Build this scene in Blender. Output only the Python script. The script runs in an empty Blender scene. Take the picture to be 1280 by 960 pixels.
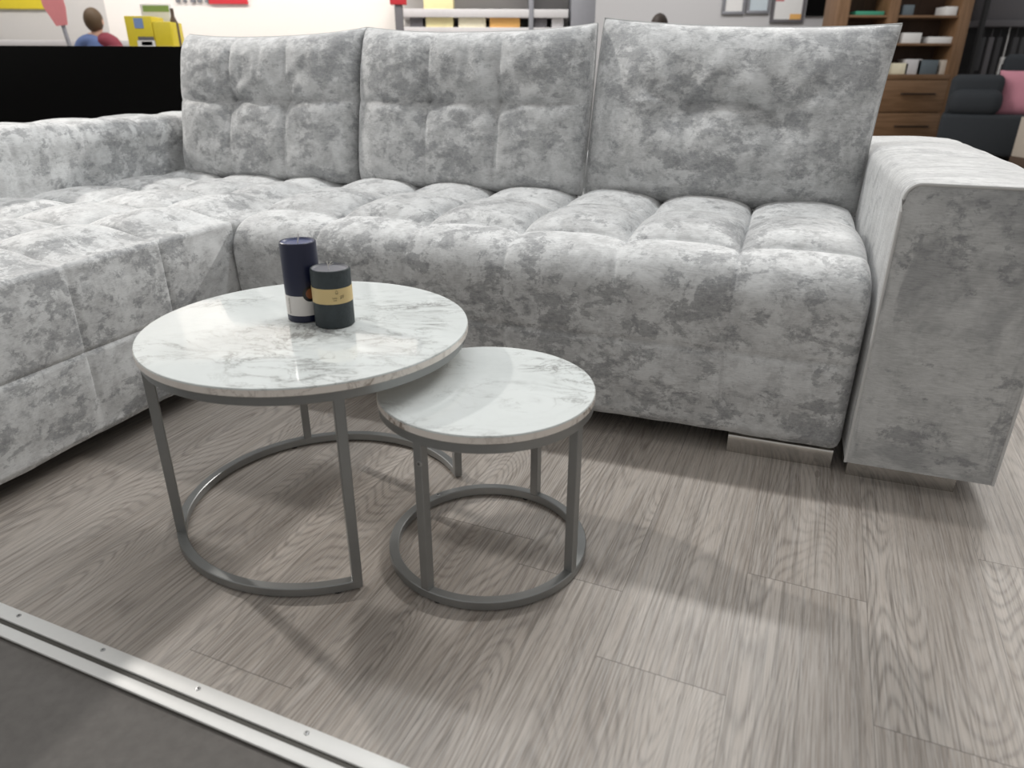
import bpy, bmesh, math, random
import numpy as np
from mathutils import Vector, Matrix, noise
from math import sin, cos, pi, radians as R

random.seed(7)
S = bpy.context.scene
C = S.collection

# ------------------------------------------------------------------ camera
cam_d = bpy.data.cameras.new('camera')
cam = bpy.data.objects.new('camera', cam_d); C.objects.link(cam)
cam.matrix_world = Matrix.Translation((0, 0, 0.8392)) @ Matrix.Rotation(R(90 - 23.82), 4, 'X') @ Matrix.Rotation(0.0046, 4, 'Z')
cam_d.sensor_width = 36.0
cam_d.lens = 884.2 / 1280 * 36
cam_d.clip_start = 0.02
cam_d.dof.use_dof = True
cam_d.dof.focus_distance = 1.65
cam_d.dof.aperture_fstop = 3.6
S.camera = cam

# ------------------------------------------------------------------ light
S.view_settings.view_transform = 'Standard'
S.view_settings.look = 'None'
S.view_settings.exposure = 0.0
S.view_settings.gamma = 1.0
S.view_settings.use_curve_mapping = False

world = bpy.data.worlds.new('showroom_light'); S.world = world; world.use_nodes = True
bg = world.node_tree.nodes['Background']
bg.inputs[0].default_value = (1.0, 0.985, 0.965, 1)
bg.inputs[1].default_value = 0.46

SOFA_A = R(-20.0)
SU = Vector((cos(SOFA_A), sin(SOFA_A), 0)); SV = Vector((-sin(SOFA_A), cos(SOFA_A), 0))
def sw(s, t, z): return SU * s + SV * t + Vector((0, 0, z))        # sofa frame -> world
FLOOR_A = R(-22.7)
FU = Vector((cos(FLOOR_A), sin(FLOOR_A), 0)); FV = Vector((-sin(FLOOR_A), cos(FLOOR_A), 0))
def fw(a, b, z): return FU * a + FV * b + Vector((0, 0, z))        # plank frame -> world

def lamp(name, kind, loc, target, energy, color=(1, 1, 1), **kw):
    d = bpy.data.lights.new(name, kind); d.energy = energy; d.color = color
    for k, v in kw.items(): setattr(d, k, v)
    o = bpy.data.objects.new(name, d); C.objects.link(o); o.location = loc
    o.rotation_euler = (Vector(target) - Vector(loc)).to_track_quat('-Z', 'Y').to_euler()
    return o

# ceiling track lights of the shop, above and behind the sofa, and to its left
lamp('track_light_over_sofa', 'AREA', sw(-0.7, 2.42, 3.1), sw(-0.7, 1.7, 0.0), 36, (.96, .985, 1), shape='RECTANGLE', size=2.6, size_y=0.10)
lamp('track_light_behind', 'AREA', sw(0.8, 4.95, 3.1), sw(0.5, 0.6, 0.0), 105, (1, .98, .95), shape='RECTANGLE', size=1.6, size_y=0.10)
lamp('track_light_left', 'AREA', sw(-4.6, 2.3, 2.9), sw(-0.9, 1.0, 0.3), 92, (1, .96, .91), shape='DISK', size=0.14)
lamp('track_light_chaise', 'AREA', sw(-2.3, 1.0, 3.1), sw(-1.8, 1.3, 0.45), 6, (1, .98, .95), shape='DISK', size=0.3)
lamp('fill_light_wall', 'AREA', (-2.5, 6.2, 3.4), (-2.6, 8.6, 1.2), 130, (1, .95, .90), shape='RECTANGLE', size=6.0, size_y=0.2)  # added fill, no known fixture: brightens the white and cream back walls
lamp('fill_light_shelving', 'AREA', (-.2, 5.8, 3.3), (-.2, 7.5, 1.1), 28, (1, .98, .95), shape='DISK', size=.3)  # added fill to lift the dim back panel of the shop shelving
lamp('fill_light_grey_wall', 'AREA', (2.6, 7.6, 3.4), (2.2, 10.3, 1.2), 40, (1, .98, .97), shape='RECTANGLE', size=2.0, size_y=0.2)  # extra fill put in for the grey wall, not a known lamp

# ------------------------------------------------------------------ helpers
def tag(o, label=None, cat=None, group=None, kind=None):
    if label: o['label'] = label
    if cat: o['category'] = cat
    if group: o['group'] = group
    if kind: o['kind'] = kind
    return o
def empty(name, loc=(0, 0, 0), rz=0.0):
    o = bpy.data.objects.new(name, None); C.objects.link(o)
    o.location = loc; o.rotation_euler = (0, 0, rz); o.empty_display_size = 0.1
    return o
def link(name, me, mat, parent=None, smooth=False):
    o = bpy.data.objects.new(name, me); C.objects.link(o)
    if mat: me.materials.append(mat)
    if smooth:
        me.polygons.foreach_set('use_smooth', [True] * len(me.polygons))
    if parent is not None: o.parent = parent
    return o
def from_py(name, V, F, mat, parent=None, smooth=True):
    me = bpy.data.meshes.new(name); me.from_pydata([tuple(v) for v in V], [], [tuple(f) for f in F]); me.update()
    return link(name, me, mat, parent, smooth)

class MB:
    """collects shapes of ONE part"""
    def __init__(s): s.bm = bmesh.new()
    def box(s, x0, x1, y0, y1, z0, z1, bev=0.0, seg=2, M=None):
        b = bmesh.new(); bmesh.ops.create_cube(b, size=1)
        for v in b.verts:
            v.co = Vector((x0 + (v.co.x + .5) * (x1 - x0), y0 + (v.co.y + .5) * (y1 - y0), z0 + (v.co.z + .5) * (z1 - z0)))
        if bev: bmesh.ops.bevel(b, geom=list(b.edges), offset=bev, segments=seg, affect='EDGES', profile=0.5)
        return s.add(b, M)
    def add(s, b, M=None):
        if M is not None: bmesh.ops.transform(b, matrix=M, verts=b.verts)
        me = bpy.data.meshes.new('t'); b.to_mesh(me); b.free(); s.bm.from_mesh(me); bpy.data.meshes.remove(me)
        return s
    def lathe(s, prof, n=64, M=None):
        b = bmesh.new(); rings = []
        for r, z in prof:
            rings.append([b.verts.new((r * cos(2 * pi * i / n), r * sin(2 * pi * i / n), z)) for i in range(n)] if r > 1e-6 else [b.verts.new((0, 0, z))])
        for a, c in zip(rings, rings[1:]):
            for i in range(n):
                j = (i + 1) % n
                if len(a) == 1 and len(c) == 1: continue
                if len(a) == 1: b.faces.new((a[0], c[j], c[i]))
                elif len(c) == 1: b.faces.new((a[i], a[j], c[0]))
                else: b.faces.new((a[i], a[j], c[j], c[i]))
        bmesh.ops.recalc_face_normals(b, faces=b.faces)
        return s.add(b, M)
    def sweep(s, pts, prof, closed=False, up=Vector((0, 0, 1)), M=None):
        """square/any profile (list of (side, up)) swept along pts"""
        b = bmesh.new(); n = len(pts); rings = []
        for i, p in enumerate(pts):
            a = pts[(i - 1) % n] if (closed or i) else p
            c = pts[(i + 1) % n] if (closed or i < n - 1) else p
            t = (Vector(c) - Vector(a)).normalized(); sd = t.cross(up)
            if sd.length < 1e-4: sd = t.cross(Vector((1, 0, 0)))
            sd.normalize(); u2 = sd.cross(t)
            rings.append([b.verts.new(Vector(p) + sd * x + u2 * y) for x, y in prof])
        m = len(prof)
        for i in range(n if closed else n - 1):
            A, B = rings[i], rings[(i + 1) % n]
            for k in range(m): b.faces.new((A[k], A[(k + 1) % m], B[(k + 1) % m], B[k]))
        if not closed: b.faces.new(rings[0]); b.faces.new(rings[-1][::-1])
        bmesh.ops.recalc_face_normals(b, faces=b.faces)
        return s.add(b, M)
    def tube(s, pts, r, n=10, closed=False, M=None):
        return s.sweep(pts, [(r * cos(2 * pi * k / n), r * sin(2 * pi * k / n)) for k in range(n)], closed, M=M)
    def build(s, name, mat, parent=None, smooth=None, ang=35):
        me = bpy.data.meshes.new(name); s.bm.to_mesh(me); s.bm.free()
        o = link(name, me, mat, parent, True)
        me.set_sharp_from_angle(angle=R(ang))
        return o

def sq(w, h=None, bev=0.0015):
    h = h or w; a, c = w / 2, h / 2
    return [(-a + bev, -c), (a - bev, -c), (a, -c + bev), (a, c - bev), (a - bev, c), (-a + bev, c), (-a, c - bev), (-a, -c + bev)]

# ------------------------------------------------------------------ materials
def new_mat(name):
    m = bpy.data.materials.new(name); m.use_nodes = True
    nt = m.node_tree; p = nt.nodes['Principled BSDF']
    return m, nt, p
class N:
    def __init__(s, nt): s.nt = nt
    def n(s, t, **kw):
        x = s.nt.nodes.new(t)
        for k, v in kw.items(): setattr(x, k, v)
        return x
    def l(s, a, b): s.nt.links.new(a, b)
    def put(s, sock, v):
        if isinstance(v, bpy.types.NodeSocket): s.l(v, sock)
        else: sock.default_value = v
    def math(s, op, a, b=None, clamp=False):
        x = s.n('ShaderNodeMath', operation=op); x.use_clamp = clamp; s.put(x.inputs[0], a)
        if b is not None: s.put(x.inputs[1], b)
        return x.outputs[0]
    def noise(s, vec, scale, detail=4, rough=.5, dist=0.0, dim='3D', lac=2.0):
        x = s.n('ShaderNodeTexNoise', noise_dimensions=dim); s.put(x.inputs['Vector'], vec)
        x.inputs['Scale'].default_value = scale; x.inputs['Detail'].default_value = detail
        x.inputs['Roughness'].default_value = rough; x.inputs['Distortion'].default_value = dist; x.inputs['Lacunarity'].default_value = lac
        return x.outputs['Fac']
    def ramp(s, f, stops, interp='LINEAR'):
        x = s.n('ShaderNodeValToRGB'); x.color_ramp.interpolation = interp; s.put(x.inputs[0], f)
        e = x.color_ramp.elements
        while len(e) < len(stops): e.new(0.5)
        for k, (p, c) in zip(e, stops): k.position = p; k.color = (*c, 1) if len(c) == 3 else c
        return x.outputs[0]
    def g(s, f, a, b): return s.ramp(f, [(a, (0, 0, 0)), (b, (1, 1, 1))])
    def mix(s, f, a, b, blend='MIX'):
        x = s.n('ShaderNodeMix', data_type='RGBA', blend_type=blend); s.put(x.inputs[0], f)
        for k, v in ((6, a), (7, b)):
            if isinstance(v, tuple): v = (*v, 1) if len(v) == 3 else v
            s.put(x.inputs[k], v)
        return x.outputs[2]
    def coord(s, which='Object'): return s.n('ShaderNodeTexCoord').outputs[which]
    def mapping(s, v, loc=(0, 0, 0), rot=(0, 0, 0), scale=(1, 1, 1)):
        x = s.n('ShaderNodeMapping'); s.put(x.inputs[0], v)
        x.inputs[1].default_value = loc; x.inputs[2].default_value = rot; x.inputs[3].default_value = scale
        return x.outputs[0]
    def bump(s, h, strength, dist=.01):
        x = s.n('ShaderNodeBump'); x.inputs['Strength'].default_value = strength; x.inputs['Distance'].default_value = dist
        s.put(x.inputs['Height'], h); return x.outputs[0]

def plain(name, col, rough=.5, metal=0.0, var=.06, scale=30, bump=0.0, **kw):
    m, nt, p = new_mat(name); k = N(nt)
    f = k.noise(k.coord(), scale, 4, .6)
    c = k.mix(f, tuple(x * (1 - var) for x in col), tuple(min(1, x * (1 + var)) for x in col))
    k.l(c, p.inputs['Base Color']); p.inputs['Roughness'].default_value = rough; p.inputs['Metallic'].default_value = metal
    for a, b in kw.items(): p.inputs[a].default_value = b
    if bump: k.l(k.bump(f, bump, .003), p.inputs['Normal'])
    return m

def velvet(name, streak=0.0, light=(.655, .665, .665), mid=(.50, .505, .505), dark=(.225, .23, .238), off=(0, 0, 0), lo=.535, hi=.575, speck=.5):
    m, nt, p = new_mat(name); k = N(nt)
    v = k.mapping(k.coord(), off)
    big = k.noise(v, 3.4, 3, .55)
    vs = k.mapping(v, (0, 0, 0), (0, 0, 0), (1, 1, 1.35))
    pat = k.noise(vs, 14.5, 12, .73, .3)
    pat = k.math('ADD', pat, k.math('MULTIPLY', k.math('SUBTRACT', big, .5), .45))
    patch = k.g(pat, lo, hi)
    fl = k.noise(k.mapping(vs, (5, 2, 8)), 34, 10, .74, .2)
    fleck = k.math('MULTIPLY', k.g(fl, .50, .57), k.g(pat, lo - .14, lo + .01))
    fine = k.noise(v, 110, 5, .75)
    crush = k.noise(k.mapping(v, (3, 1, 2), (.2, .3, .5)), 15, 9, .70, .4)
    c = k.mix(k.g(crush, .42, .58), mid, light)
    c = k.mix(k.math('MULTIPLY', patch, .62), c, dark)
    c = k.mix(k.math('MULTIPLY', fleck, .55), c, dark)
    c = k.mix(k.math('MULTIPLY', k.g(fine, .45, .68), .30), c, light)
    if streak:
        sk = k.noise(k.mapping(v, (0, 0, 0), (0, 0, 0), (4, 110, 4)), 1.0, 4, .65, .3)
        c = k.mix(k.math('MULTIPLY', k.g(sk, .47, .60), streak), c, dark)
    weave = k.noise(k.mapping(v, (0, 0, 0), (0, 0, 0), (60, 60, 900)), 1.0, 2, .5)
    c = k.mix(.14, c, k.g(weave, .3, .7), 'OVERLAY')
    k.l(c, p.inputs['Base Color'])
    p.inputs['Roughness'].default_value = .62
    p.inputs['Specular IOR Level'].default_value = .25
    p.inputs['Sheen Weight'].default_value = .45
    p.inputs['Sheen Roughness'].default_value = .4
    h = k.math('ADD', k.math('MULTIPLY', fine, .5), k.math('MULTIPLY', crush, .35))
    k.l(k.bump(h, .22, .003), p.inputs['Normal'])
    return m

def floor_mat():
    m, nt, p = new_mat('grey_oak_planks'); k = N(nt)
    v = k.mapping(k.coord(), (0, 0, 0), (0, 0, -FLOOR_A))
    sp = k.n('ShaderNodeSeparateXYZ'); k.l(v, sp.inputs[0]); X, Y = sp.outputs[0], sp.outputs[1]
    W, L = .1985, 1.85
    xi = k.math('DIVIDE', k.math('ADD', X, .004), W)
    i = k.math('FLOOR', xi); fx = k.math('FRACT', k.math('ADD', xi, 100))
    wn = k.n('ShaderNodeTexWhiteNoise', noise_dimensions='1D'); k.l(i, wn.inputs['W'])
    wn0 = k.math('MULTIPLY', wn.outputs['Value'], k.math('GREATER_THAN', k.math('ABSOLUTE', i), .5))
    yj = k.math('ADD', k.math('DIVIDE', k.math('SUBTRACT', Y, 1.134), L), wn0)
    j = k.math('FLOOR', yj); fy = k.math('FRACT', k.math('ADD', yj, 100))
    cmb = k.n('ShaderNodeCombineXYZ'); k.l(i, cmb.inputs[0]); k.l(j, cmb.inputs[1])
    wc = k.n('ShaderNodeTexWhiteNoise', noise_dimensions='3D'); k.l(cmb.outputs[0], wc.inputs['Vector'])
    rnd = wc.outputs['Value']
    pv = k.n('ShaderNodeCombineXYZ'); k.l(X, pv.inputs[0]); k.l(Y, pv.inputs[1]); k.l(k.math('MULTIPLY', rnd, 37.0), pv.inputs[2])
    P = pv.outputs[0]
    field = k.noise(k.mapping(P, scale=(5.5, 1.0, 1)), 1.0, 1.2, .4, .2)
    wob = k.noise(k.mapping(P, scale=(40, 6, 1)), 1.0, 3, .5)
    ph = k.math('ADD', k.math('MULTIPLY', field, 360.0), k.math('MULTIPLY', wob, 4.0))
    ring = k.math('ADD', k.math('MULTIPLY', k.math('SINE', ph), .5), .5)
    ring = k.math('MULTIPLY', k.math('POWER', ring, 2.6), k.math('ADD', .12, k.math('MULTIPLY', .88, k.g(k.noise(k.mapping(P, (3, 5, 1), scale=(7, 1.1, 1)), 1.0, 2, .5), .37, .54))))
    fib = k.noise(k.mapping(P, scale=(330, 9, 1)), 1.0, 4, .65)
    pore = k.noise(k.mapping(P, scale=(520, 22, 1)), 1.0, 2, .5)
    tone = k.noise(k.mapping(P, scale=(9, 1.3, 1)), 1.0, 3, .5)
    streak = k.noise(k.mapping(P, scale=(150, 2.2, 1)), 1.0, 3, .6)
    base = k.mix(k.g(tone, .3, .7), (.29, .248, .212), (.53, .475, .422))
    base = k.mix(k.math('MULTIPLY', k.g(rnd, 0, 1), .25), base, (.50, .455, .415))
    c = k.mix(k.math('MULTIPLY', ring, .60), base, (.160, .138, .12))
    c = k.mix(k.math('MULTIPLY', k.g(streak, .47, .64), .62), c, (.17, .148, .128))
    c = k.mix(k.math('MULTIPLY', k.g(fib, .40, .72), .62), c, (.60, .565, .53))
    c = k.mix(k.math('MULTIPLY', k.g(pore, .58, .78), .55), c, (.13, .112, .10))
    kn = k.n('ShaderNodeTexVoronoi'); k.l(k.mapping(P, scale=(3.2, 1.1, 1)), kn.inputs['Vector']); kn.inputs['Scale'].default_value = 1.0
    knot = k.math('LESS_THAN', kn.outputs['Distance'], .035)
    c = k.mix(k.math('MULTIPLY', knot, .45), c, (.15, .125, .105))
    gx = k.math('GREATER_THAN', k.math('ABSOLUTE', k.math('SUBTRACT', fx, .5)), .5 - .0028)
    gy = k.math('GREATER_THAN', k.math('ABSOLUTE', k.math('SUBTRACT', fy, .5)), .5 - .0005)
    gap = k.math('MAXIMUM', gx, gy)
    c = k.mix(k.math('MULTIPLY', gap, .6), c, (.09, .08, .07))
    k.l(c, p.inputs['Base Color'])
    p.inputs['Roughness'].default_value = .42
    p.inputs['Specular IOR Level'].default_value = .42
    h = k.math('SUBTRACT', k.math('MULTIPLY', fib, .4), k.math('ADD', gap, k.math('MULTIPLY', pore, .4)))
    k.l(k.bump(h, .22, .002), p.inputs['Normal'])
    return m

def marble(name, base=(.70, .735, .725), vein=(.25, .25, .24), off=(0, 0, 0), soft=.5, gloss=.06):
    m, nt, p = new_mat(name); k = N(nt)
    v = k.mapping(k.coord(), off, (0, 0, .5), (1.0, 1.8, 1.0))
    w1 = k.noise(v, 5.0, 8, .62, .7)
    r1 = k.math('ABSOLUTE', k.math('SUBTRACT', w1, .5))
    v1 = k.ramp(r1, [(0.0, (1, 1, 1)), (.004, (.7, .7, .7)), (.016, (.2, .2, .2)), (.06, (0, 0, 0))])
    w2 = k.noise(k.mapping(v, (4, 7, 0)), 11.0, 8, .65, .9)
    r2 = k.math('ABSOLUTE', k.math('SUBTRACT', w2, .5))
    v2 = k.ramp(r2, [(0.0, (.8, .8, .8)), (.008, (.3, .3, .3)), (.03, (0, 0, 0))])
    msk = k.g(k.noise(k.mapping(v, (1, 9, 3)), 4.2, 4, .55), .46, .62)
    f = k.math('MULTIPLY', k.math('ADD', v1, v2, True), k.math('ADD', k.math('MULTIPLY', msk, .8), .06))
    cloud = k.math('MULTIPLY', k.g(k.noise(v, 6, 6, .6, .5), .45, .75), soft * .35)
    c = k.mix(cloud, base, tuple(x * .72 for x in base))
    c = k.mix(f, c, vein)
    k.l(c, p.inputs['Base Color'])
    p.inputs['Roughness'].default_value = gloss
    p.inputs['Specular IOR Level'].default_value = .75
    return m

def wood(name, a, b, rough=.5, ax='Z'):
    m, nt, p = new_mat(name); k = N(nt)
    sc = {'Z': (40, 40, 2.5), 'X': (2.5, 40, 40)}[ax]
    f = k.noise(k.mapping(k.coord(), scale=sc), 1.0, 5, .6, .4)
    k.l(k.mix(k.g(f, .3, .7), a, b), p.inputs['Base Color']); p.inputs['Roughness'].default_value = rough
    return m

M = {}
M['velvet'] = velvet('crushed_velvet')
M['velvet_arm'] = velvet('crushed_velvet_arm', 0.52, lo=.58, hi=.615, light=(.55, .555, .55), mid=(.47, .475, .47), off=(4.2, 1.7, .6))
M['velvet_pillow'] = velvet('crushed_velvet_pillow', 0.0, off=(1.3, 7.1, 2.2), lo=.50, hi=.57, light=(.60, .605, .605), mid=(.44, .445, .445))
M['piping'] = plain('velvet_piping', (.56, .56, .55), .7)
M['welt'] = plain('velvet_welt', (.50, .505, .50), .8)
M['under'] = plain('black_underside', (.012, .012, .012), .9)
M['chrome'] = plain('polished_chrome', (.52, .50, .47), .12, 1.0, .03)
M['steel'] = plain('silver_painted_steel', (.30, .305, .30), .38, .75, .05, 60)
M['screw'] = plain('zinc_screw', (.42, .42, .42), .4, 1.0)
M['rubber'] = plain('black_rubber', (.015, .015, .015), .7)
M['marble'] = marble('white_marble_laminate')
M['marble_small'] = marble('white_marble_laminate_small', off=(2.3, .4, 0))
M['edge'] = marble('beige_marble_edge', (.80, .745, .685), (.17, .12, .085), (1.4, 2.6, .5), .3, .15)
M['floor'] = floor_mat()
M['alu'] = plain('anodised_aluminium', (.82, .82, .80), .5, .12, .03, 80)
M['groove'] = plain('dark_groove', (.075, .07, .06), .6)
M['carpet'] = plain('charcoal_carpet', (.155, .145, .135), .95, 0, .22, 60, .4)
M['white_wall'] = plain('white_paint', (.60, .585, .57), .8, 0, .02)
M['cream_wall'] = plain('cream_paint', (.90, .86, .82), .8, 0, .02)
M['grey_wall'] = plain('grey_paint', (.56, .56, .57), .8, 0, .02)
M['black'] = plain('matt_black_cloth', (.003, .003, .003), .95, **{'Specular IOR Level': .1})
M['walnut'] = wood('walnut_veneer', (.145, .078, .036), (.26, .15, .08))
M['walnut_x'] = wood('walnut_veneer_fronts', (.145, .078, .036), (.26, .15, .08), .5, 'X')
M['walnut_in'] = wood('walnut_inside', (.05, .027, .016), (.085, .048, .03), .7)
M['handle'] = plain('dark_bronze_handle', (.03, .02, .015), .4, .5)
M['navy_sofa'] = plain('dark_blue_grey_upholstery', (.026, .031, .037), .85, 0, .2, 40)
M['pink'] = plain('dusty_pink_fabric', (.62, .27, .34), .85, 0, .05)
M['beige'] = plain('beige_board', (.55, .49, .42), .7)
M['brownbase'] = plain('brown_plinth', (.10, .065, .045), .6)
M['dark'] = plain('dark_metal', (.03, .03, .032), .55, .3)
M['grey_dark'] = plain('grey_card', (.13, .125, .135), .7)
M['grey_metal'] = plain('grey_powder_coat', (.26, .265, .29), .5, .3)
M['shelf_grey'] = plain('light_grey_shelf', (.60, .59, .60), .6)
M['white'] = plain('white_paper', (.78, .78, .77), .6)
M['yellow'] = plain('yellow_plastic', (.72, .58, .03), .5)
M['pale_yellow'] = plain('pale_yellow_card', (.84, .76, .42), .6)
M['cream'] = plain('cream_card', (.84, .79, .60), .6)
M['orange'] = plain('orange_card', (.80, .45, .14), .6)
M['red'] = plain('red_sign', (.66, .04, .055), .5)
M['rose'] = plain('faded_red_fabric', (.56, .20, .21), .7)
M['blue'] = plain('blue_denim', (.10, .15, .32), .8)
M['label_blue'] = plain('blue_print', (.20, .30, .55), .6)
M['green'] = plain('green_print', (.25, .38, .12), .6)
M['teal'] = plain('green_binder', (.05, .30, .19), .4)
M['maroon'] = plain('maroon_fabric', (.21, .03, .05), .8)
M['hair'] = plain('brown_hair', (.085, .05, .022), .6)
M['hair_dark'] = plain('dark_hair', (.03, .02, .015), .6)
M['skin'] = plain('skin', (.55, .34, .25), .5)
M['charcoal'] = plain('charcoal_cloth', (.06, .06, .065), .8)
M['bluegrey'] = plain('blue_grey_card', (.12, .15, .17), .6)
M['paleblue'] = plain('pale_blue_print', (.55, .63, .68), .5)
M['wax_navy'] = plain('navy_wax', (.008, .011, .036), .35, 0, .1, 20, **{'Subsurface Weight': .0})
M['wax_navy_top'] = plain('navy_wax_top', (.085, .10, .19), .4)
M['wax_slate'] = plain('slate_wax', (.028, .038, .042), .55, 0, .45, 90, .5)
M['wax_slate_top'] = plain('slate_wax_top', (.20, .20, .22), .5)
M['label_white'] = plain('white_label', (.72, .69, .66), .55)
M['label_kraft'] = plain('kraft_label', (.62, .47, .22), .45)
M['ink'] = plain('brown_ink', (.12, .085, .04), .6)
M['sticker'] = plain('black_sticker', (.008, .007, .007), .3)
M['sticker_brown'] = plain('brown_picture', (.22, .075, .03), .35, 0, .6, 60)
M['wick'] = plain('cotton_wick', (.75, .72, .66), .8)

# ------------------------------------------------------------------ setting
def slab(name, pts, z, mat, th=.02):
    b = bmesh.new(); top = [b.verts.new((p[0], p[1], z)) for p in pts]; b.faces.new(top)
    r = bmesh.ops.extrude_face_region(b, geom=list(b.faces))
    for g in r['geom']:
        if isinstance(g, bmesh.types.BMVert): g.co.z -= th
    bmesh.ops.recalc_face_normals(b, faces=b.faces)
    me = bpy.data.meshes.new(name); b.to_mesh(me); b.free()
    o = link(name, me, mat); o['kind'] = 'structure'; return o
STRIP0, STRIP1 = .492, .543
slab('floor', [fw(-9, STRIP1 - .012, 0), fw(9, STRIP1 - .012, 0), fw(9, 14, 0), fw(-9, 14, 0)], 0, M['floor'])
slab('floor.001', [fw(-9, -4, 0), fw(9, -4, 0), fw(9, STRIP0 + .012, 0), fw(-9, STRIP0 + .012, 0)], -.003, M['carpet'])
tr = empty('trim_1', fw(0, .518, 0), FLOOR_A); tr['kind'] = 'structure'
MB().box(-2.2, 1.4, -.026, .026, -.006, .0005).build('groove', M['groove'], tr)
MB().box(-2.2, 1.4, .002, .0265, 0, .0045, .0012).build('edge_rail', M['alu'], tr)
MB().box(-2.2, 1.4, -.0255, -.007, 0, .0045, .0012).build('edge_rail', M['alu'], tr)
k = -1.31
while k < 1.3:
    sc = MB().lathe([(0, .0052), (.0012, .0050), (.0014, .0056), (.0034, .0054), (.0040, .0044), (.0040, .002)], 20, Matrix.Translation((k, .0165, 0))).build('screw', M['screw'], tr)
    MB().lathe([(0, .0058), (.0013, .0058), (.0013, .005)], 12, Matrix.Translation((k, .0165, 0))).build('screw_socket', M['rubber'], sc)
    k += .1955

def wall(name, x0, x1, y, h, mat, th=.1):
    o = MB().box(x0, x1, y, y + th, 0, h).build(name, mat); o['kind'] = 'structure'; return o
wall('wall_left', -9.0, -4.25, 8.3, 3.6, M['white_wall'])
wall('wall_back', -4.25, -1.05, 8.3, 3.6, M['cream_wall'])
wall('wall_centre', -1.05, .85, 10.3, 3.6, M['white_wall'])
wall('wall_right', .85, 12.0, 10.3, 3.6, M['grey_wall'])

# ------------------------------------------------------------------ corner sofa
def softg(a, n=2.0, m=.5):
    return np.clip(1 - np.abs(2 * a - 1) ** n, 0, 1) ** m
def cellfrac(x, seams):
    """fraction inside its cell, and distance to the nearest seam"""
    seams = np.asarray(seams); i = np.clip(np.searchsorted(seams, x, side='right') - 1, 0, len(seams) - 2)
    a = (x - seams[i]) / (seams[i + 1] - seams[i]); d = np.minimum(np.abs(x - seams[i]), np.abs(seams[i + 1] - x))
    return np.clip(a, 0, 1), d, i
def grid_mesh(name, P, mat, parent, flip=False):
    n, m = P.shape[:2]; V = P.reshape(-1, 3)
    F = [((i * m + j), (i * m + j + 1), ((i + 1) * m + j + 1), ((i + 1) * m + j)) for i in range(n - 1) for j in range(m - 1)]
    if flip: F = [f[::-1] for f in F]
    return from_py(name, V, F, mat, parent, True)
def profile(pts, step=.008):
    """resample polyline -> points, normals (left of the travel), arclength"""
    pts = np.array(pts, float); seg = np.linalg.norm(np.diff(pts, axis=0), axis=1); L = np.concatenate([[0], np.cumsum(seg)])
    n = int(L[-1] / step) + 1; q = np.linspace(0, L[-1], n)
    x = np.interp(q, L, pts[:, 0]); y = np.interp(q, L, pts[:, 1])
    tx, ty = np.gradient(x), np.gradient(y); l = np.hypot(tx, ty); return np.stack([x, y], 1), np.stack([-ty / l, tx / l], 1), q
def arc(cx, cy, r, a0, a1, n=10):
    return [(cx + r * cos(R(a0 + (a1 - a0) * i / n)), cy + r * sin(R(a0 + (a1 - a0) * i / n))) for i in range(n + 1)]
def wob(P, sc, amp, seed=0.0):
    out = np.empty(len(P))
    for i, p in enumerate(P): out[i] = noise.fractal(Vector((p[0] * sc + seed, p[1] * sc, p[2] * sc)), 1.0, 2.0, 3)
    return out * amp

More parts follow.
